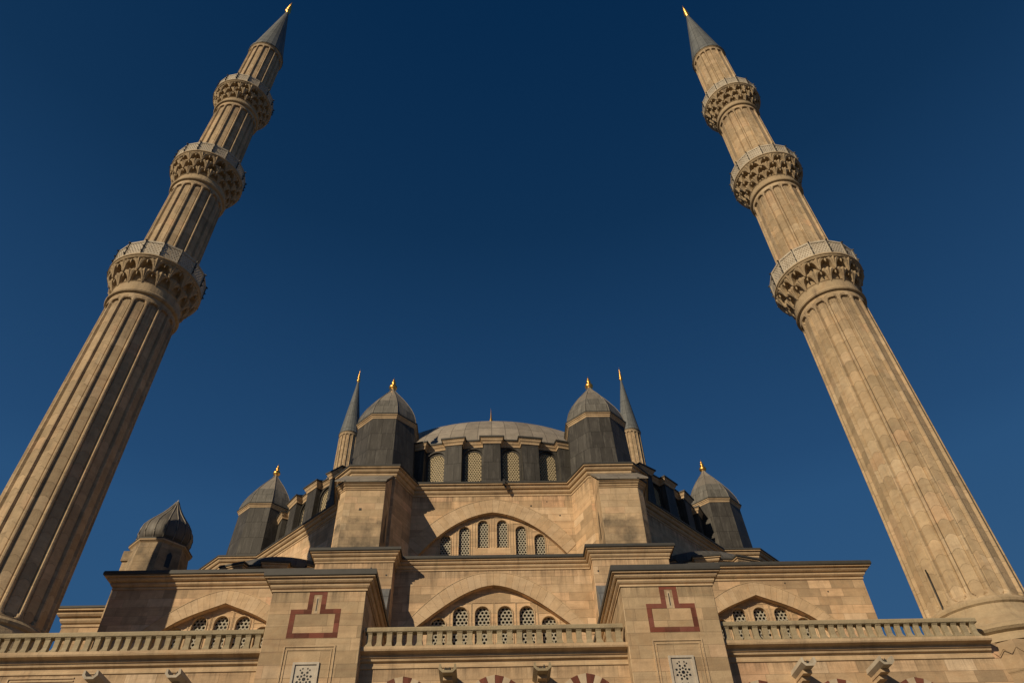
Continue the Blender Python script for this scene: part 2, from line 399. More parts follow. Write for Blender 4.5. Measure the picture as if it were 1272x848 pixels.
def voussoirs(mb, fr, inner, outer, w0, w1, per=1, mats=(0, 1), alternate=False, gap=.006):
    N = len(inner)-1; k = 0; i = 0
    while i < N:
        j = min(i+per, N)
        A, B = inner[i], inner[j]; C, D = outer[j], outer[i]
        def lerp(p, q, t): return (p[0]+(q[0]-p[0])*t, p[1]+(q[1]-p[1])*t)
        LW = max(math.hypot(B[0]-A[0], B[1]-A[1]), .02); t = gap/LW/2
        a, b2 = lerp(A, B, t), lerp(A, B, 1-t); d, c = lerp(D, C, t), lerp(D, C, 1-t)
        mi = mats[k % 2] if alternate else random.choice(mats)
        vs = [fr.P(*p, w0) for p in (a, b2, c, d)]+[fr.P(*p, w1) for p in (a, b2, c, d)]
        mb.add(vs, [(0, 1, 2, 3), (4, 5, 1, 0), (5, 6, 2, 1), (6, 7, 3, 2), (7, 4, 0, 3)], mi)
        k += 1; i = j

def hexgrille(mb, fr, cx, w, zt, zb, cell, wd, thick=.05, hole=.38, arched=True):
    """pierced plaster grille: hexagonal cells each with a round hole"""
    dz = cell*sqrt(3)/2; R = cell/sqrt(3); r = w/2
    rows = int((zt-zb)/dz)+3; cols = int(w/cell)+3
    for j in range(rows):
        z = zb+j*dz-.02
        for i in range(-cols//2-1, cols//2+2):
            x = cx+(i+(.5 if j % 2 else 0))*cell
            if abs(x-cx) > r+cell*.5 or z > zt+dz*.6: continue
            if arched and z > zt-r and math.hypot(x-cx, z-(zt-r)) > r+cell*.5: continue
            hx = [(x+R*cos(pi/6+pi/3*k), z+R*sin(pi/6+pi/3*k)) for k in range(6)]
            hi = [(x+hole*cell*cos(pi/6+pi/3*k), z+hole*cell*sin(pi/6+pi/3*k)) for k in range(6)]
            vs = [fr.P(*p, wd) for p in hx]+[fr.P(*p, wd) for p in hi]+[fr.P(*p, wd-thick) for p in hi]
            fs = [(k, (k+1) % 6, 6+(k+1) % 6, 6+k) for k in range(6)]+[(6+k, 6+(k+1) % 6, 12+(k+1) % 6, 12+k) for k in range(6)]
            mb.add(vs, fs)

def window(fr, cx, w, zt, zb, wd, cell, mat, frame_mat=None, fw=.07, depth=.12, label=None, panel=False):
    """window > pane, frame: grille set behind the wall's face at wd"""
    g = MB(); hexgrille(g, fr, cx, w, zt, zb, cell, wd-depth)
    win = part('window', g, mat)
    p = MB(); p.box(cx-w/2-.1, cx+w/2+.1, -(wd-depth-.10), -(wd-depth-.13), zb-.1, zt+.1, fr=fr); part('pane', p, DARK, win)
    if frame_mat:
        f = MB(); inn = round_hole(cx, w, zt, zb, 12); out = round_hole(cx, w+2*fw, zt+fw, zb, 12)
        loop = out+[q for q in reversed(inn)]
        f.plate(fr, loop, wd+.03, wd-.02, back=False)
        if panel:                                      # the thin rectangular moulding round each opening
            e = w/2+.14; t = .022
            f.box(cx-e, cx-e+t, -wd-.018, -wd+.01, zb, zt+.14, fr=fr); f.box(cx+e-t, cx+e, -wd-.018, -wd+.01, zb, zt+.14, fr=fr)
            f.box(cx-e, cx+e, -wd-.019, -wd+.01, zt+.14, zt+.162, fr=fr)
        part('frame', f, frame_mat, win)
    return win

F0 = lambda y: Fr(0, y, 0)

# ---- lower arcade wall (Y = 23.6) with gallery on top
YA, YB, YD = 23.6, 23.1, 28.85
def arcade(x0, x1, centres, zapex):
    fr = F0(YA); holes = []; hw = 1.0
    cur = [shift(arch_curve([(0, zapex-.42), (.35, zapex-.56), (.7, zapex-.92), (1.0, zapex-1.45)], hw), c) for c in centres]
    for cv in cur: holes.append(arch_hole(cv, .3))
    mb = MB(); mb.plate(fr, [(x0, 0), (x1, 0), (x1, 11.3), (x0, 11.3)], 0, -.55, holes=holes, back=False)
    mb.box(x0, x1, YA+.55, YA+.75, 0, 11.2)
    wall = part('gallery_wall', mb, S_WALL)
    for c, cv in zip(centres, cur):
        v = MB(); voussoirs(v, fr, cv, grow(cv, .42), .02, -.1, per=2, mats=(0, 1), alternate=True)
        part('arch', v, [S_PALE, S_RED])
        # tall shuttered opening under the arch
        hexgrille_z = zapex-1.0
        window(fr, c, 1.1, zapex-1.0, zapex-3.6, -.53, .2, PLASTER, MARBLE, depth=-.02)
    return wall
arcade(-4.2, 4.2, (-2.84, 0, 2.84), 10.58)
arcade(7.26, 16.4, (8.19, 10.66, 13.12), 10.27)
arcade(-16.4, -7.26, (-13.12, -10.66, -8.19), 10.27)
# flat panel moulding on the left arcade wall
mb = MB()
for t, o_ in ((0, 0), (.09, .02)):
    mb.box(-14.9+t, -14.86+t, YA-.03, YA+.01, 6, 10.74-t); mb.box(-14.9+t, -12.9, YA-.03+.001, YA+.01, 10.70-t, 10.74-t)
part('wall_moulding', mb, S_TRIM)
prof = [(0, 10.80), (.035, 10.82), (.035, 10.88), (0.01, 10.90), (.01, 10.99), (.09, 11.03), (.11, 11.10), (.15, 11.115), (.15, 11.19), (.20, 11.215), (.34, 11.25), (.36, 11.30), (.36, 11.385), (-.3, 11.385)]
for x0, x1 in ((-4.2, 4.2), (7.26, 15.95), (-15.95, -7.26)):
    mb = MB(); mb.sweep([(x0, YA), (x1, YA)], prof); part('gallery_cornice', mb, S_TRIM)
    mb = MB(); mb.box(x0, x1, YA+.3, YD+.6, 11.15, 11.33); part('gallery_floor', mb, S_TRIM)
# balustrades
def baluster_mesh():
    mb = MB(); pr = [(-.05, 0), (.05, 0)]
    # side profile (depth, z): a slab with a curved, wider foot
    side = [(-.13, 0), (-.13, .05), (-.085, .10), (-.06, .17), (-.06, .42), (-.09, .46), (-.09, .48), (.11, .48), (.11, .46), (.08, .42), (.08, .17), (.10, .10), (.13, .05), (.13, 0)]
    def hw(z): return .084+.045*max(0, 1-z/.16)**1.5 + .012*max(0, (z-.38)/.1)
    vs = [(-hw(z), y, z) for y, z in side]+[(hw(z), y, z) for y, z in side]; n = len(side)
    fs = [tuple(range(n)), tuple(range(2*n-1, n-1, -1))]+[(i, n+i, n+(i+1) % n, (i+1) % n) for i in range(n)]
    mb.add(vs, fs); return mb
proto_b = None
def balustrade(x0, x1, n):
    global proto_b
    yr = 23.42
    r = MB(); r.sweep([(x0, yr), (x1, yr)], [(-.13, 11.86), (.12, 11.86), (.14, 11.88), (.14, 11.98), (.11, 12.02), (-.11, 12.02), (-.13, 11.98)])
    rail = part('balustrade', r, S_RAIL)
    for i in range(n):
        x = x0+(x1-x0)*(i+.5)/n
        if proto_b is None: proto_b = baluster_mesh().build('baluster', S_RAIL, rail, (0, 0, 0), .008); ob = proto_b
        else: ob = proto_b.copy(); COL.objects.link(ob); ob.parent = rail
        ob.location = (x-MO[0]+random.uniform(-.006, .006), yr-.02-MO[1], 11.385)
        ob.rotation_euler = (0, random.uniform(-.012, .012), random.uniform(-.05, .05))
balustrade(-4.13, 4.13, 26)
balustrade(7.33, 15.75, 27)
balustrade(-15.75, -7.33, 27)

# ---- front buttresses
def mirror(L, s): return [(x*s, y) for x, y in (L if s > 0 else L[::-1])]
for s in (-1, 1):
    mb = MB(); X0, X1 = (4.2, 7.26) if s > 0 else (-7.26, -4.2)
    cxm = (X0+X1)/2
    mb.box(X0, X1, YB, YD+1, 0, 13.2); butt = part('buttress', mb, S_BUTT, bevel=.02)
    path = [(X0, YD), (X0, YB), (X1, YB), (X1, YD)]
    mb = MB(); mb.sweep(path, cornice_prof(13.60, .44, .27)); part('cornice', mb, S_TRIM, butt)
    mb = MB(); mb.sweep(path, lead_prof(13.602, .27, .20, 1.0, .3)); mb.box(X0+.8, X1-.8, YB+.8, YD, 13.3, 14.05)
    part('lead_roof', mb, LEAD_EDGE, butt)
    # steep lead apron against the block behind
    mb = MB(); a0, a1 = (X0-.08, X1) if s > 0 else (X0, X1+.08)
    pts = [(27.1, 13.9), (27.45, 14.7), (27.75, 15.5), (28.05, 15.72), (28.06, 13.9)]
    vs = [(a0, y, z) for y, z in pts]+[(a1, y, z) for y, z in pts]; n = 5
    mb.add(vs, [tuple(range(n)), tuple(range(2*n-1, n-1, -1))]+[(i, n+i, n+(i+1) % n, (i+1) % n) for i in range(n)])
    part('lead_apron', mb, lead('apron_lead%d' % (s > 0), (.13, .135, .14), bh=.8, palef=.5) , butt)
    fr = F0(YB); c = 5.75*s
    # red inlaid band: stepped frame
    L = [(-.80, 11.62), (.80, 11.62), (.80, 12.56), (.29, 12.56), (.29, 13.22), (-.29, 13.22), (-.29, 12.56), (-.80, 12.56)]
    I = [(-.635, 11.785), (.635, 11.785), (.635, 12.40), (.13, 12.40), (.13, 13.05), (-.13, 13.05), (-.13, 12.40), (-.635, 12.40)]
    mb = MB(); mb.plate(fr, shift(L, c), .006, -.02, holes=[shift(I, c)], back=False); part('red_inlay', mb, S_RED, butt)
    mb = MB(); mb.box(c-.013, c+.013, YB-.012, YB+.1, 12.5, 12.92); mb.box(c-.05, c+.05, YB-.004, YB+.1, 12.42, 12.98, 1); part('slit', mb, [IRON, S_PALE], butt)
    # sunk panel: two nested mouldings
    mb = MB()
    for e, t, pr_ in ((.80, .045, .025), (.70, .03, .018)):
        zt = 11.38-(.80-e)*1.1
        mb.plate(fr, [(c-e, 7.6), (c+e, 7.6), (c+e, zt), (c-e, zt)], pr_, -.01, holes=[[(c-e+t, 7.6+t), (c+e-t, 7.6+t), (c+e-t, zt-t), (c-e+t, zt-t)]], back=False)
    part('panel_moulding', mb, S_TRIM, butt)
    # white marble window plate with pierced rosettes under an arched head
    cp = 5.77*s
    mb = MB(); holes = []
    for cz in (10.36, 9.82, 9.28):
        holes.append([(cp+.06*cos(pi/3*k+pi/6), cz+.06*sin(pi/3*k+pi/6)) for k in range(6)])
        for k in range(8):
            a = pi/4*k; q = []
            for (rr, da) in ((.085, 0), (.125, .33), (.168, 0), (.125, -.33)): q.append((cp+rr*cos(a+da), cz+rr*sin(a+da)))
            holes.append(q)
            a2 = a+pi/8; q = []
            for (rr, da) in ((.162, 0), (.212, .21), (.262, 0), (.212, -.21)): q.append((cp+rr*cos(a2+da), cz+rr*sin(a2+da)))
            if abs(sin(a2)) < .95 or True: holes.append(q)
    top = [(cp+.26*cos(a), 10.36+.34*sin(a)) for a in [pi*k/10 for k in range(11)]]
    for k in (3, 4, 6, 7):
        a = pi*k/10; holes.append([(cp+.27*cos(a)*.9+dx, 10.36+.33*sin(a)+dz) for dx, dz in ((0, .035), (.03, 0), (0, -.035), (-.03, 0))])
    mb.plate(fr, [(cp-.40, 8.8), (cp+.40, 8.8), (cp+.40, 10.86), (cp-.40, 10.86)], .012, -.05, holes=holes, back=False)
    mb.plate(fr, [(cp-.40, 8.8), (cp+.40, 8.8), (cp+.40, 10.86), (cp-.40, 10.86)], .05, .012, holes=[[(cp-.33, 8.87), (cp+.33, 8.87), (cp+.33, 10.79), (cp-.33, 10.79)]], back=False)
    win = part('marble_window', mb, MARBLE, butt)
    # the dark behind it: a shallow box set 3 mm in front of the buttress face
    mb = MB(); mb.box(cp-.38, cp+.38, YB-.003, YB+.03, 8.82, 10.84); part('pane', mb, DARK, butt)

# ---- spouts under the gallery cornice
for i, x in enumerate((-11.9, -9.5, -1.42, 1.42, 9.5, 11.9)):
    mb = MB(); w2 = .21 if abs(x) > 5 else .25; y0, y1 = 22.52, YA+.02; z = 10.32
    U = [(-w2, .20), (-w2-.02, .06), (-w2*.6, -.05), (w2*.6, -.05), (w2+.02, .06), (w2, .20), (w2-.055, .20), (w2-.06, .08), (w2*.45, .02), (-w2*.45, .02), (-w2+.06, .08), (-w2+.055, .20)]
    n = len(U); vs = [(x+a, y0, z+b2) for a, b2 in U]+[(x+a, y1, z+b2) for a, b2 in U]
    fs = [(i2, (i2+1) % n, n+(i2+1) % n, n+i2) for i2 in range(n)]
    # end faces as quads across the channel section
    for k in range(0, 5): fs.append((k, k+1, n-2-k, n-1-k))
    mb.add(vs, fs)
    # flared lip
    sp_ = part('spout', mb, [PARAPET if abs(x) > 5 else S_RAIL])
    mb = MB(); mb.box(x-.14, x+.14, 22.85, YA, z-.15, z-.052); mb.box(x-.12, x+.12, 23.1, YA, z-.27, z-.151); part('bracket', mb, S_TRIM, sp_)
    mb = MB(); mb.box(x-.1, x+.1, 22.66, 23.52, z+.015, z+.075)
    for k in range(9):
        yy = random.uniform(22.7, 23.5); xx = x+random.uniform(-.08, .08); r = random.uniform(.03, .06)
        mb.lathe(xx, yy, [(0, z+.03), (r, z+.06), (r*.8, z+.13), (0, z+.19+random.uniform(0, .05))], 6)
    part('debris', mb, IRON, sp_)

# ---- gallery back walls (C and D) with arches and grilles
def gallery_bay(x0, x1, cx, inner, outer, xi, xo, z0, z1, wins, ztop_w):
    fr = F0(YD)
    ci = shift(arch_curve(inner, xi), cx); co = shift(arch_curve(outer, xi+(xo-xi)), cx)
    mb = MB(); mb.plate(fr, [(x0, z0), (x1, z0), (x1, z1), (x0, z1)], 0, -.27, holes=[arch_hole(ci, z0+.15)], back=False)
    wall = part('upper_wall', mb, S_WALL)
    v = MB(); voussoirs(v, fr, ci, co, .022, -.05, per=1, mats=(0, 1), gap=.006)
    # fine outer fillet
    v2 = MB(); loop = co+grow(co, .03)[::-1]; v2.plate(fr, loop[::-1], .035, -.01, back=False)
    arch = part('arch', v, [S_VOUS, S_VOUS2]); part('arch_fillet', v2, S_TRIM, arch)
    f2 = F0(YD+.27); holes = [round_hole(c, w2, zt, zb, 10) for c, w2, zt, zb in wins]
    mb = MB(); mb.plate(f2, [(cx-xi-.2, z0), (cx+xi+.2, z0), (cx+xi+.2, z1-.3), (cx-xi-.2, z1-.3)], 0, -.14, holes=holes, back=False)
    part('tympanum', mb, S_UP)
    for c, w2, zt, zb in wins: window(f2, c, w2, zt, zb, 0, .158, PLASTER, S_TRIM, fw=.035, panel=True)
DW = [(s*x, .60, zt, 13.85) for x, zt in ((.46, 15.42), (1.35, 15.41), (2.24, 14.96)) for s in (-1, 1)]
gallery_bay(-4.1, 4.1, 0, [(0, 16.2), (1.2, 15.83), (1.76, 15.5), (2.18, 15.2), (2.95, 14.6)], [(0, 16.75), (1.42, 16.42), (2.47, 15.7), (3.5, 14.64)], 3.45, 3.95, 11.3, 17.0, DW, 0)
for s in (-1, 1):
    W = [(s*10.9+d, .56, zt, 13.7) for d, zt in ((-1.70, 14.72), (-.86, 15.17), (0, 15.19), (.86, 15.17), (1.70, 14.72))]
    x0, x1 = (7.2, 15.55) if s > 0 else (-15.55, -7.2)
    gallery_bay(x0, x1, s*10.83, [(0, 15.6), (1.1, 15.17), (1.6, 14.93), (2.17, 14.55)], [(0, 16.15), (.75, 15.98), (1.57, 15.58), (2.87, 14.58)], 2.75, 3.3, 11.3, 16.4, W, 0)
    # side wall and roof of the aisle behind
    mb = MB(); a, b2 = (x0, x1)
    mb.box(a+.01 if s < 0 else a, b2 if s < 0 else b2-.01, YD+.56, 71.2, 11.2, 16.35) if False else None
    xs = 15.55*s
    q = MB(); q.box(min(xs, xs-.5*s), max(xs, xs-.5*s), YD+.56, 71, 0, 16.4); q.box(min(xs, xs-.5*s), max(xs, xs-.5*s), YD, YD+.559, 0, 11.298)
    q.box(min(7.3*s, xs-.5*s), max(7.3*s, xs-.5*s), YD+1.0, 71, 15.9, 16.3)
    part('aisle_wall', q, S_WALL)
    path = [(-15.55, 71), (-15.55, YD), (-7.2, YD)] if s < 0 else [(7.2, YD), (15.55, YD), (15.55, 71)]
    mb = MB(); mb.sweep(path, cornice_prof(16.72, .48, .36)); aw = part('cornice', mb, S_TRIM)
    mb = MB(); mb.sweep(path, lead_prof(16.722, .37, .16, 6.0, .35)); part('lead_roof', mb, LEAD_EDGE)
    # projecting blocks between the bays
    bx0, bx1 = (4.1, 7.3) if s > 0 else (-7.3, -4.1)
    mb = MB(); mb.box(bx0, bx1, 28.05, 34, 11.3, 16.95); blk = part('pier_block', mb, S_WALL, bevel=.015)
    v = MB(); fr = F0(28.05); cx = 5.72*s
    ci = [(cx-.27*cos(pi*k/12), 15.98+.27*sin(pi*k/12)) for k in range(13)]
    voussoirs(v, fr, ci, grow(ci, .17), .012, -.05, per=1, mats=(0, 1), alternate=True, gap=.004)
    voussoirs(v, fr, grow(ci, .17), grow(ci, .19), .022, -.05, per=1, mats=(2, 2), gap=0)
    part('blind_arch', v, [S_PALE, S_RED, LEAD_EDGE], blk)
# cornice along D wall and blocks
path = [(-7.3, 32), (-7.3, 28.05), (-4.1, 28.05), (-4.1, YD), (4.1, YD), (4.1, 28.05), (7.3, 28.05), (7.3, 32)]
mb = MB(); mb.sweep(path, cornice_prof(17.30, .44, .24)); part('cornice', mb, S_TRIM)
mb = MB(); mb.sweep(path, lead_prof(17.302, .25, .13, 1.2, .02)); mb.box(-7.2, 7.2, 29.5, 35, 16.9, 17.45); part('lead_roof', mb, LEAD_EDGE)

# ---- left wing and onion turret
mb = MB(); mb.box(-18.95, -15.6, 32.2, 66, 0, 16.3); part('side_wing', mb, S_WALL)
mb = MB(); mb.sweep([(-18.95, 66), (-18.95, 32.2), (-15.6, 32.2)], cornice_prof(16.92, .7, .40)); part('cornice', mb, S_TRIM)
mb = MB(); mb.sweep([(-18.95, 66), (-18.95, 32.2), (-15.6, 32.2)], lead_prof(16.922, .40, .1, 1.6, .1)); part('lead_roof', mb, LEAD_EDGE)
tx, ty = -15.8, 32.3
mb = MB(); mb.lathe(tx, ty, [(1.42, 16.3), (1.36, 19.2), (1.30, 19.76)], 8, .5); mb.box(-17.05, -15.6, 31.55, 33.2, 16.3, 19.4)
mb.box(-17.12, -15.55, 31.48, 33.27, 19.0, 19.5)
tur = part('turret', mb, S_PIER, bevel=.01)
mb = MB(); mb.lathe(tx, ty, [(1.30, 19.70), (1.34, 19.74), (1.42, 19.80), (1.42, 19.86), (1.2, 19.90)], 8, .5); part('cornice', mb, S_TRIM, tur)
mb = MB(); mb.lathe(tx, ty, [(1.43, 19.862), (1.44, 19.92), (1.1, 19.96)], 8, .5); part('lead_edge', mb, LEAD_EDGE, tur)
mb = MB(); pf = [(1.0, 19.94), (1.12, 20.08), (1.20, 20.32), (1.21, 20.62), (1.13, 20.94), (.94, 21.25), (.70, 21.55), (.48, 21.84), (.30, 22.12), (.15, 22.4), (.06, 22.6), (0, 22.66)]
vs = []; n = 96
for r, z in pf:
    for i in range(n):
        a = 2*pi*i/n; f = abs(((i/6) % 1)-.5)*2    # 16 ribs standing slightly proud
        rr = r*(1+.02*(1-f*f)) - (0 if f < .95 else -.02*min(1, r*2)); vs.append((tx+rr*sin(a), ty+rr*cos(a), z))
fs = [(k*n+i, (k+1)*n+i, (k+1)*n+(i+1) % n, k*n+(i+1) % n) for k in range(len(pf)-1) for i in range(n)]
mb.add(vs, fs, 0, True); part('onion_dome', mb, LEAD_ON, tur)
mb = MB()
for i in range(16):
    a = 2*pi*i/16+.05; mb.tube([(tx+(r*1.012+.012)*sin(a), ty+(r*1.012+.012)*cos(a), z) for r, z in pf[:-1]], .03, 5)
part('dome_rib', mb, LEAD_P, tur)
mb = MB(); mb.lathe(tx, ty, [(.1, 22.45), (.07, 22.6), (.0, 22.78)], 8); part('cap', mb, MARBLE, tur)
mb = MB(); mb.plate(Fr(tx+1.36*sin(radians(45))*cos(radians(22.5))*1.0, ty-1.36*cos(radians(45))*cos(radians(22.5)), radians(45)), [(-.12, 18.6), (.12, 18.6), (.12, 19.2), (0, 19.35), (-.12, 19.2)], .012, -.02); part('slit_window', mb, DARK, tur)

# ---- octagonal body under the dome
def T(k, off=0): 
    th = radians(22.5+45*k+(-.5 if k in (0, 6) else .5 if k in (7, 1) else 0)); return (TR*sin(th), YC-TR*cos(th)), th
def octa_vertex(c, th, ap): r = ap/cos(radians(22.5)); return (c[0]+r*sin(th), c[1]-r*cos(th))
AP = 2.65; DWALL = YC-33.9
def isect(p, q, nrm_th, dist):
    n = (sin(nrm_th), -cos(nrm_th))
    a = p[0]*n[0]+(p[1]-YC)*n[1]; b2 = q[0]*n[0]+(q[1]-YC)*n[1]; t = (dist-a)/(b2-a)
    return (p[0]+(q[0]-p[0])*t, p[1]+(q[1]-p[1])*t)
body = []
for k in range(8):
    c, th = T(k)
    v = {d: octa_vertex(c, th+radians(d), AP) for d in (-90, -45, 0, 45, 90)}
    body += [isect(v[-45], v[-90], th-radians(22.5), DWALL), v[-45], v[0], v[45], isect(v[45], v[90], th+radians(22.5), DWALL)]
body[0] = (4.25, 33.9); body[-1] = (-4.25, 33.9)
body[3] = (7.95, 33.05); body[4] = (8.35, 35.54)
body[35] = (-8.35, 35.54); body[36] = (-7.95, 33.05)
# walls: every side but the front one between towers 7 and 0
mb = MB(); nB = len(body)
for i in range(nB):
    j = (i+1) % nB
    if i == nB-1: continue
    (x0, y0), (x1, y1) = body[i], body[j]
    mb.add([(x0, y0, 15.5), (x1, y1, 15.5), (x1, y1, 23.9), (x0, y0, 23.9)], [(0, 1, 2, 3)])
mb.add([(x, y, 23.88) for x, y in body], [tuple(range(nB))])
part('octagon_wall', mb, S_UP)
mb = MB(); mb.sweep(body, cornice_prof(24.42, .60, .36), closed=True); part('cornice', mb, S_TRIM)
mb = MB(); mb.sweep(body, lead_prof(24.422, .36, .09, .9, .05), closed=True)
mb.add([(x, y, 24.5) for x, y in body], [tuple(range(nB))]); part('lead_roof', mb, LEAD_EDGE)
# front tympanum
xe = body[0][0]; fr = F0(33.9)
ci = arch_curve([(0, 22.83), (.8, 22.66), (1.45, 22.40), (2.56, 21.66), (3.6, 20.60)], 3.75); co = [(max(-4.24, min(4.24, x)), z) for x, z in grow(ci, .78)]
mb = MB(); mb.plate(fr, [(-xe, 16.5), (xe, 16.5), (xe, 23.9), (-xe, 23.9)], 0, -.24, holes=[arch_hole(ci, 17.0)], back=False); part('upper_wall', mb, S_UP)
v = MB(); co2 = [(x*3.64/3.58 if abs(x) > 3.5 else x, z) for x, z in grow(ci, .8)]
co2 = [(max(-3.64, min(3.64, x)), z) for x, z in co2]
# ring cut off by the corner piers
voussoirs(v, fr, ci, co, .022, -.05, per=1, mats=(0, 1)); ar = part('arch', v, [S_VOUS, S_VOUS2])
v = MB(); g2 = grow(co, .035); v.plate(fr, (co[2:-2]+g2[2:-2][::-1])[::-1], .035, -.01, back=False); part('arch_fillet', v, S_TRIM, ar)
f2 = F0(34.14)
EW = [(s*x, .55, zt, zb) for x, zt, zb in ((.495, 22.50, 20.92), (1.46, 22.14, 20.1), (2.42, 21.66, 20.1)) for s in (-1, 1)]
mb = MB(); mb.plate(f2, [(-4.2, 16.9), (4.2, 16.9), (4.2, 23.6), (-4.2, 23.6)], 0, -.14, holes=[round_hole(c, w2, zt, zb, 10) for c, w2, zt, zb in EW], back=False); part('tympanum', mb, S_UP)
for c, w2, zt, zb in EW: window(f2, c, w2, zt, zb, 0, .145, PLASTER, S_TRIM, fw=.035, panel=True)

# ---- front piers leaning on the tower bases
for s in (-1, 1):
    xa, xb, ch = 5.17, 7.36, .3
    pl = [(xa, 34.5), (xa, 30.4+.02), (xb-ch, 30.4), (xb, 30.4+ch), (xb, 34.5)]
    pl = mirror(pl, s)
    P4 = pl
    mb = MB(); mb.poly_prism(P4, 17.2, 22.1); pier = part('pier', mb, S_PIER, bevel=.012)
    PC = mirror([(xa, 30.42), (xb-ch, 30.4), (xb, 30.4+ch), (xb, 32.6)], s)
    mb = MB(); mb.sweep(PC, cornice_prof(22.28, .32, .22)); part('cornice', mb, S_TRIM, pier)
    mb = MB(); A = [(xa, 30.44, 22.05), (xa, 32.5, 22.05), (xa, 32.5, 24.1), (xa, 30.44, 22.4), (xb, 30.7, 22.05), (xb, 32.5, 22.05), (xb, 32.5, 24.1), (xb, 30.7, 22.6)]
    mb.add([(x*s, y, z) for x, y, z in A], [(0, 1, 2, 3), (4, 5, 6, 7), (0, 4, 7, 3)]); part('pier_gable', mb, S_UP, pier)
    mb = MB(); mb.sweep(PC, [(.18, 22.282), (.26, 22.282), (.26, 22.36), (.24, 22.38), (.18, 22.38)])
    # sloping lead roof up to the tower base
    e = .24; xa2, xb2 = (xa-.05, xb+e)
    A = [(xa2, 30.14, 22.37), (xb2, 30.14, 22.37), (xb2, 32.44, 24.24), (xa2, 32.44, 24.24), (xa2, 30.14, 22.29), (xb2, 30.14, 22.29), (xb2, 32.44, 24.13), (xa2, 32.44, 24.13)]
    A = [(x*s, y, z) for x, y, z in A]
    fs = [(0, 1, 2, 3), (4, 5, 1, 0), (5, 6, 2, 1), (7, 4, 0, 3), (6, 7, 3, 2)]
    if s < 0: fs = [f[::-1] for f in fs]
    mb.add(A, fs, 1); part('pier_roof', mb, [LEAD_EDGE, LEAD_P], pier)
    mb = MB(); fr = Fr(xa*s, 31.5, radians(-90)) if s > 0 else Fr(xa*s, 31.5, radians(90))
    mb.plate(fr, [(-.15, 19.8), (.15, 19.8), (.15, 21.0), (.0, 21.3), (-.15, 21.0)], .01, -.03); part('slit_window', mb, DARK, pier)

# ---- towers
def finial(mb, x, y, z0, z1, r):
    h = z1-z0
    mb.lathe(x, y, [(r*.55, z0-.05), (r*.35, z0+.06*h), (r*.9, z0+.16*h), (r, z0+.27*h), (r*.75, z0+.38*h), (r*.25, z0+.46*h), (r*.5, z0+.53*h), (r*.55, z0+.60*h), (r*.2, z0+.68*h), (r*.33, z0+.75*h), (r*.12, z0+.84*h), (0.0, z1)], 16, smooth=True)
for k in range(8):
    (x, y), th = T(k)
    mb = MB(); mb.lathe(x, y, [(1.80/cos(pi/8), 24.45), (1.62/cos(pi/8), 28.7)], 8, .5)
    tw = part('corner_tower', mb, LEAD_D)
    c8 = 1/cos(pi/8)
    mb = MB(); mb.lathe(x, y, [(1.61*c8, 28.68), (1.64*c8, 28.70), (1.66*c8, 28.78), (1.70*c8, 28.82), (1.71*c8, 28.87), (1.76*c8, 28.90), (1.76*c8, 28.94), (1.5*c8, 28.95)], 8, .5); part('cornice', mb, S_TRIM, tw)
    mb = MB(); mb.lathe(x, y, [(1.77*c8, 28.942), (1.80*c8, 29.0), (1.6*c8, 29.05)], 8, .5); part('lead_edge', mb, LEAD_EDGE, tw)
    mb = MB(); pf = [(1.70, 29.0), (1.66, 29.3), (1.56, 29.7), (1.40, 30.1), (1.26, 30.4), (1.24, 30.42), (1.03, 30.8), (.79, 31.2), (.55, 31.55), (.33, 31.87), (.18, 32.1), (.09, 32.32), (0, 32.38)]
    mb.lathe(x, y, [(r*c8, z) for r, z in pf[:5]], 8, .5, 1); mb.lathe(x, y, [(r*c8, z) for r, z in pf[4:]], 8, .5)
    part('tower_dome', mb, [LEAD_P, LEAD_M], tw)
    # standing ribs on the eight arrises
    mb = MB()
    for i in range(8):
        a = 2*pi*(i+.5)/8; mb.tube([(x+(r*c8+.01)*cos(a), y+(r*c8+.01)*sin(a), z) for r, z in pf[:-1]], .018, 5)
    part('dome_rib', mb, LEAD_P, tw)
    mb = MB(); finial(mb, x, y, 32.2, 33.35, .26); part('finial', mb, GOLD, tw)

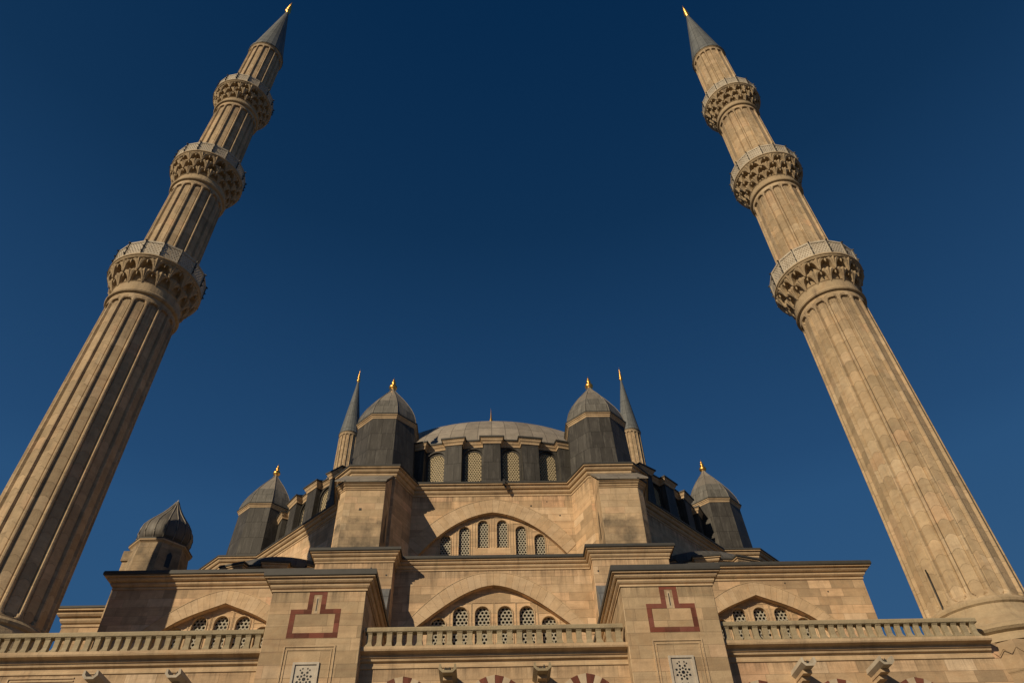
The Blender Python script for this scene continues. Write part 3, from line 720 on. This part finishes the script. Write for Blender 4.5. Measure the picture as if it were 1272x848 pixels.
# ---- drum: five bays of pilasters and windows on each of the eight sides
DR = 15.3; STEP = 8.1
for side in range(8):
    base = radians(45*side)
    visible = side in (0, 1, 7, 2, 6)
    pm = MB(); hw = DR*math.tan(radians(STEP/2))
    for q in (-1.5, -.5, .5, 1.5, -2.4, 2.4):
        th = base+radians(STEP*q); fr = Fr(DR*sin(th), YC-DR*cos(th), th)
        if abs(q) < 2:
            hs = [round_hole(0, 1.16, 27.62, 24.5, 12)]
            pm.plate(fr, [(-hw, 24.4), (hw, 24.4), (hw, 27.75), (-hw, 27.75)], 0, -.22, holes=hs, back=False)
            if not visible: pm.plate(fr, [(-hw, 24.4), (hw, 24.4), (hw, 27.75), (-hw, 27.75)], -.22, -.3)
        else: pm.plate(fr, [(-hw*.85, 24.4), (hw*.85, 24.4), (hw*.85, 27.75), (-hw*.85, 27.75)], 0, -.22, back=False)
    dr = part('drum', pm, LEAD_D)
    for q in (-2, -1, 0, 1, 2):
        th = base+radians(STEP*q); fr = Fr(DR*sin(th), YC-DR*cos(th), th)
        pm = MB(); pm.box(-.48, .48, -.38, .1, 24.4, 27.70, fr=fr); pil = part('pilaster', pm, LEAD_D, dr)
    for q in (-1.5, -.5, .5, 1.5):
        if not visible: continue
        th = base+radians(STEP*q); fr = Fr(DR*sin(th), YC-DR*cos(th), th)
        # stepped lead surround, then the grille
        m_ = MB(); m_.plate(fr, round_hole(0, 1.32, 27.70, 24.5, 12)+round_hole(0, 1.16, 27.62, 24.5, 12)[::-1], .05, 0, back=False)
        m_.plate(fr, round_hole(0, 1.16, 27.62, 24.5, 12)+round_hole(0, .94, 27.50, 24.5, 12)[::-1], -.05, -.12, back=False)
        g = MB(); hexgrille(g, fr, 0, .98, 27.52, 24.5, .145, -.09, hole=.33); win = part('window', g, PLASTER2)
        part('window_surround', m_, LEAD_D, win)
        p = MB(); p.box(-.6, .6, .30, .33, 24.4, 27.7, fr=fr); part('pane', p, DARK, win)
# stepped cornice over wall and pilasters, all the way round
path = []
for side in range(8):
    base = radians(45*side)
    for q in (-2, -1, 0, 1, 2):
        th = base+radians(STEP*q); fr = Fr(DR*sin(th), YC-DR*cos(th), th)
        for u, w_ in ((-.5, .02), (-.5, .40), (.5, .40), (.5, .02)):
            P = fr.P(u, 0, w_); path.append((P[0], P[1]))
mb = MB(); mb.sweep(path, [(0, 27.70), (.03, 27.72), (.04, 27.82), (.12, 27.92), (.13, 27.98), (.17, 28.02), (.17, 28.06), (0, 28.065)], closed=True); part('cornice', mb, S_TRIM)
mb = MB(); mb.sweep(path, [(.15, 28.062), (.22, 28.062), (.23, 28.14), (.1, 28.20), (-1.5, 28.5), (-1.5, 28.1)], closed=True); part('lead_edge', mb, LEAD_EDGE)
# main dome
mb = MB(); R0, H0 = 13.1, 8.0
pf = [(14.4, 28.1), (13.8, 28.4), (13.3, 28.8)]+[(R0*cos(a), 28.8+H0*sin(a)) for a in [radians(5*i) for i in range(18)]]+[(.12, 28.8+H0)]
mb.lathe(0, YC, pf, 96, smooth=True); dome = part('dome', mb, LEAD_DOME)
mb = MB(); finial(mb, 0, YC, 36.7, 43.5, .6); part('finial', mb, BRONZE, dome)
# small open buttress arches between drum and the outer side towers
for s in (-1, 1):
    (x, y), th = T(1 if s > 0 else 6)
    fr = Fr(x-(x)*.075-s*0, y+.0, 0)

# ---- corner half domes on the diagonals
for s in (-1, 1):
    th = radians(45)*s; cx, cy = 16.0*sin(th), YC-16.0*cos(th); n = 7
    Rp = 4.5; pts = []
    for i in range(n+1):
        a = th-radians(90)+radians(180)*i/n; pts.append((cx+Rp*sin(a), cy-Rp*cos(a)))
    mb = MB()
    for i in range(n):
        (x0, y0), (x1, y1) = pts[i], pts[i+1]
        mb.add([(x0, y0, 15.5), (x1, y1, 15.5), (x1, y1, 19.9), (x0, y0, 19.9)], [(0, 1, 2, 3)])
    ex = part('exedra_wall', mb, S_WALL)
    path = []
    for i in range(n):
        (x0, y0), (x1, y1) = pts[i], pts[i+1]; dx, dy = (x1-x0), (y1-y0); L = math.hypot(dx, dy); nx, ny = dy/L, -dx/L
        mb = MB(); f = Fr((x0+x1)/2, (y0+y1)/2, atan2(dy, dx)); mb.box(-.45, .45, -.35, .1, 15.5, 19.8, fr=f); part('pilaster', mb, S_WALL, ex)
        for u, w_ in ((-.45, 0), (-.45, .35), (.45, .35), (.45, 0)):
            P = f.P(u, 0, w_); path.append((P[0], P[1]))
    mb = MB(); mb.sweep(path, cornice_prof(20.1, .5, .24)); part('cornice', mb, S_TRIM, ex)
    mb = MB(); mb.sweep(path, lead_prof(20.102, .24, .1, .8, .15)); part('lead_edge', mb, LEAD_EDGE, ex)
    mb = MB(); pf = [(4.1*cos(a), 20.2+1.9*sin(a)) for a in [radians(7.5*i) for i in range(12)]]+[(0, 22.1)]
    vs = []; N = 24
    for r, z in pf:
        for i in range(N+1):
            a = th-radians(90)+radians(180)*i/N; vs.append((cx+r*sin(a), cy-r*cos(a), z))
    mb.add(vs, [(k*(N+1)+i, k*(N+1)+i+1, (k+1)*(N+1)+i+1, (k+1)*(N+1)+i) for k in range(len(pf)-1) for i in range(N)], 0, True)
    part('half_dome', mb, lead('half_dome_lead%d' % (s > 0), (.085, .083, .078), mode='axis', arg=(cx, cy, 40), bh=1.2, by_col=True, spec=.2), ex)

# putlog holes and iron stubs left in the stone
for (x, y, z, r) in ((2.05, 33.9, 23.2, .045), (3.55, 33.9, 22.6, .04), (-6.25, 30.4, 20.9, .06), (2.9, 33.9, 23.45, .03), (1.1, 28.85, 16.55, .04), (-4.35, 28.05, 16.3, .035), (4.3, 28.05, 16.35, .035), (13.9, 28.85, 15.7, .03), (12.2, 28.85, 16.1, .03), (-5.0, 28.05, 16.62, .03)):
    mb = MB(); mb.box(x-r, x+r, y-.004, y+.05, z-r, z+r); part('putlog_hole', mb, IRON)
# broken lead drip below the upper cornice
mb = MB(); mb.box(.56, .68, 33.3, 33.5, 24.2, 24.5); mb.tube([(.62, 33.52, 24.35), (.68, 33.5, 24.2), (.74, 33.52, 24.05)], .05); part('drip_pipe', mb, IRON)

# ------------------------------------------------------------------ minarets
NF = 16
def fluted(mb, z0, z1, r0, r1, n=NF, top=.28, bot=.12, depth=.085):
    per = 14; N = n*per
    W = pi*r0/n*.74                                    # half width of a channel
    def rows():
        zs = [z0, z0+bot*.6]+[z0+bot+W*t for t in (0, .06, .2, .4, .65, 1)]
        k = max(2, int((z1-z0)/2.5)); a, b2 = z0+bot+W*1.2, z1-top-W*1.2
        zs += [a+(b2-a)*i/k for i in range(k+1)]
        zs += [z1-top-W*t for t in (1, .65, .4, .2, .06, 0)]+[z1-top*.6, z1]
        return zs
    zs = rows(); vs = []
    for z in zs:
        R = r0+(r1-r0)*(z-z0)/(z1-z0)
        h = min(z-(z0+bot), (z1-top)-z)
        lim = .37*(0 if h <= 0 else (sqrt(max(0, 1-(1-min(1, h/W))**2))))
        for i in range(N):
            f = (i % per)/per; s_ = abs(f-.5)         # 0 = channel centre, .5 = rib centre
            if s_ < lim-.035: rr = R-depth+.012*(s_/.37)**2
            elif s_ < lim: rr = R-depth-.025
            else:
                t = min(1, (s_-lim)/(.5-lim+1e-6)) if h > 0 else 1
                rr = R-.03+.05*sin(min(1, t*1.3)*pi/2)
            a = 2*pi*(i/per+.5)/n
            vs.append((rr*sin(a), rr*cos(a), z))
    fs = [(k*N+i, (k+1)*N+i, (k+1)*N+(i+1) % N, k*N+(i+1) % N) for k in range(len(zs)-1) for i in range(N)]
    mb.add(vs, fs)
def muqarnas(mb, z0, z1, r0, r1, tiers, n):
    """corbelling: staggered tiers of faceted, pointed brackets standing over deep hollows"""
    H = (z1-z0)/tiers
    N = n*4; prof = [(r0, z0-.02), (r0+.02, z0), (r0-.14, z0+.05), (r0+(r1-r0)*.1, z0+(z1-z0)*.6), (r1-.42, z1-.05), (r1-.02, z1-.05), (r1+.02, z1), (r1+.02, z1+.05)]
    mb.lathe(0, 0, prof, N)
    for t in range(tiers):
        za, zb = z0+H*t, z0+H*(t+1)
        ri = r0+(r1-r0)*(t/tiers)**.85; ro = r0+(r1-r0)*((t+1)/tiers)**.85
        for i in range(n):
            j = random.uniform(-.06, .04); a0 = 2*pi*(i+(.5 if t % 2 else 0)+.5)/n
            w = pi/n*.97
            secs = []
            for tt, wf, rf in ((-.16, .05, .0), (.0, .17, .12), (.28, .27, .34), (.55, .42, .66), (.76, .66, .92), (.85, .99, .98), (1.0, 1.0, 1.0)):
                z = za+H*tt; rr = ri+(ro-ri)*rf+j*rf; ww = w*wf; bk = ri-.32
                notch = .055*wf
                secs.append([(bk, -ww), (rr-notch*1.3, -ww), (rr-notch*.2, -ww*.5), (rr-notch, -ww*.28), (rr+.035*wf, 0), (rr-notch, ww*.28), (rr-notch*.2, ww*.5), (rr-notch*1.3, ww), (bk, ww), z])
            vs = []; m = 9
            for sct in secs:
                for r, da in sct[:-1]: vs.append((r*sin(a0+da), r*cos(a0+da), sct[-1]))
            fs = [(k*m+q, (k+1)*m+q, (k+1)*m+(q+1) % m, k*m+(q+1) % m) for k in range(len(secs)-1) for q in range(m)]
            fs += [tuple(range(m)), tuple((len(secs)-1)*m+q for q in range(m-1, -1, -1))]
            mb.add(vs, fs)
            # little hanging drop in the hollow between two brackets
            a1 = a0+pi/n; rd = ri+(ro-ri)*.45
            mb.lathe(rd*sin(a1), rd*cos(a1), [(0, za+H*.45), (.045, za+H*.62), (.06, za+H*.98)], 5)

def pring(mb, r, prof, n=64): mb.lathe(0, 0, [(r+o_, z) for o_, z in prof], n, smooth=False)

def make_minaret(loc, label):
    root = empty('minaret', loc, label, 'minaret', 'minarets of the mosque')
    B = lambda n, mb, m, p=root, bev=0: mb.build(n, m, p, (0, 0, 0), bev)
    mb = MB(); mb.lathe(0, 0, [(3.0, 0), (3.0, .6), (2.82, .7), (2.82, 10.3), (2.86, 10.35), (2.84, 11.15), (2.78, 11.3)], 12, .25); ped = B('pedestal', mb, S_PED, bev=.02)
    mb = MB(); pring(mb, 0, [(2.76, 11.3), (2.66, 11.5), (2.62, 11.6), (2.72, 11.66), (2.78, 11.74), (2.76, 11.86), (2.62, 11.95), (2.42, 12.0), (2.22, 12.2), (2.05, 12.45), (1.94, 12.75), (1.90, 12.86), (1.96, 12.92), (1.97, 13.02), (1.88, 13.1), (1.82, 13.16)], 48); B('base_moulding', mb, S_MINR, ped)
    # carved zigzag band round the pedestal
    mb = MB()
    for i in range(96):
        a0, a1 = 2*pi*i/96, 2*pi*(i+1)/96; za, zb = (10.85, 11.02) if i % 2 else (11.02, 10.85)
        mb.tube([(2.84*sin(a0), 2.84*cos(a0), za), (2.84*sin(a1), 2.84*cos(a1), zb)], .012, 4)
    B('carved_band', mb, S_PED, ped)
    segs = [(13.1, 29.4, 1.76, 1.63), (33.2-1.5, 39.6, 1.53, 1.46), (41.9, 49.4, 1.42, 1.36), (51.6, 59.2, 1.27, 1.22)]
    mb = MB(); fluted(mb, *segs[0], top=.32); sh = B('shaft', mb, S_MIN)
    for sg in segs[1:]:
        mb = MB(); fluted(mb, *sg); B('shaft', mb, S_MIN)
    #       z of ring, r shaft, corbel z0, z1, r0, r1, parapet top, tiers, n, shaft above
    for (zr, rs, z0, z1, r0, r1, zp, tiers, n) in ((29.4, 1.63, 30.25, 31.5, 1.70, 2.26, 32.72, 2, 16), (39.6, 1.46, 40.3, 41.7, 1.54, 2.10, 42.8, 3, 16), (49.4, 1.36, 50.05, 51.35, 1.44, 1.95, 52.4, 3, 16)):
        mb = MB()
        pring(mb, rs, [(-.02, zr), (.05, zr+.02), (.13, zr+.06), (.16, zr+.14), (.13, zr+.22), (.06, zr+.26), (.05, zr+.30), (.045, z0-.08), (.07, z0+.02)])
        muqarnas(mb, z0, z1, r0, r1, tiers, n)
        pring(mb, r1, [(.02, z1+.04), (.07, z1+.07), (.07, z1+.15), (.03, z1+.18), (-.5, z1+.2)])
        bal = B('balcony', mb, S_MINR)
        # marble parapet of pierced panels
        mb = MB(); ap = r1-.02; npan = 16; zt, zb = zp, z1+.18; hwp = ap*math.tan(pi/npan)
        for i in range(npan):
            th = 2*pi*(i+.5)/npan; fr = Fr(ap*sin(th), -ap*cos(th), th)
            e = .07
            mb.plate(fr, [(-hwp+.01, zb), (hwp-.01, zb), (hwp-.01, zt), (-hwp+.01, zt)], .03, -.04, holes=[[(-hwp+e, zb+.13), (hwp-e, zb+.13), (hwp-e, zt-.12), (-hwp+e, zt-.12)]])
            wv = 2*(hwp-e); c = wv/5.0
            hexgrille(mb, fr, 0, wv-.08, zt-.12-c*.4, zb+.13+c*.4, c, .012, thick=.03, hole=.26, arched=False)
        par = B('parapet', mb, PARAPET, bal)
        rr = ap/cos(pi/npan)+.03; mb = MB(); mb.box(-.016, .016, -.04, .02, zb+.02, zt+.03)
        for zz in (zb+.15, (zb+zt)/2, zt-.06): mb.box(-.026, .026, -.10, .02, zz-.03, zz+.03)
        first = None
        for i in range(npan):
            th = 2*pi*i/npan
            if first is None: c_ = first = B('clamp', mb, IRON, bal)
            else: c_ = first.copy(); COL.objects.link(c_); c_.parent = bal
            c_.location = (rr*sin(th), -rr*cos(th), 0); c_.rotation_euler = (0, 0, th)
    mb = MB(); pring(mb, 0, [(1.24, 59.18), (1.30, 59.24), (1.30, 59.34), (1.2, 59.36)], 32); B('cornice', mb, S_MINR)
    mb = MB(); pring(mb, 0, [(1.34, 59.30), (1.36, 59.36), (1.30, 59.48), (1.18, 60.3), (.62, 64.6), (.13, 68.35), (.08, 68.5)], 24); B('cone_roof', mb, LEAD_CONE)
    mb = MB()
    mb.lathe(0, 0, [(.10, 68.35), (.10, 68.45), (.22, 68.6), (.25, 68.75), (.2, 68.9), (.08, 69.0), (.18, 69.12), (.21, 69.25), (.16, 69.37), (.07, 69.45), (.14, 69.55), (.16, 69.65), (.12, 69.75), (.05, 69.83), (.10, 69.92), (.12, 70.0), (.08, 70.08), (.03, 70.2), (.07, 70.3), (.06, 70.42), (.02, 70.55), (0, 71.0)], 14, smooth=True)
    B('finial', mb, GOLD)
    return root
def copy_tree(o, parent=None):
    c = o.copy(); COL.objects.link(c); c.parent = parent
    for ch in list(o.children): copy_tree(ch, c)
    return c
m0 = make_minaret((-17.7, 25.9, 0), 'tall fluted stone minaret standing left of the facade, its right flank in shade')
bpy.context.view_layer.update()
for loc, lab in (((17.7, 25.9, 0), 'tall evenly sunlit stone minaret standing right of the facade, cable at its foot'),
                 ((-17.7, 74.4, 0), 'distant minaret whose cone rises behind the left front corner tower'),
                 ((17.7, 74.4, 0), 'distant minaret whose cone rises behind the right front corner tower')):
    m = copy_tree(m0); m.location = loc; m['label'] = lab
    if loc[0] > 0 and loc[1] < 30:
        mb = MB(); pts = []
        a = radians(-67)                               # direction from the axis, seen from above
        for z in (12.75, 13.2, 13.7, 14.2, 14.7): pts.append((1.80*sin(a)*(1-(z-13)*.004), -1.80*cos(a)*(1-(z-13)*.004), z))
        mb.tube(pts, .03); mb.build('cable', IRON, m)

# ------------------------------------------------------------------ a bird over the left half dome
mb = MB()
mb.lathe(0, 0, [(0, -.16), (.045, -.10), (.06, 0), (.04, .10), (.0, .17)], 8, smooth=True)
mb.add([(0, -.05, .02), (.30, -.02, .10), (.28, .03, -.03), (0, .05, -.06), (0, 0, 0.03), (0, 0, -.08)], [(0, 1, 2, 3), (3, 2, 1, 0)])
mb.add([(0, -.05, .02), (-.26, -.02, .14), (-.28, .03, .0), (0, .05, -.06)], [(0, 1, 2, 3), (3, 2, 1, 0)])
bo = mb.build('bird', IRON); bo.location = (-8.17, 34, 25.4); bo.rotation_euler = (radians(80), 0, radians(30))
bo['label'] = 'small dark bird in the air beside the left front tower'; bo['category'] = 'bird'
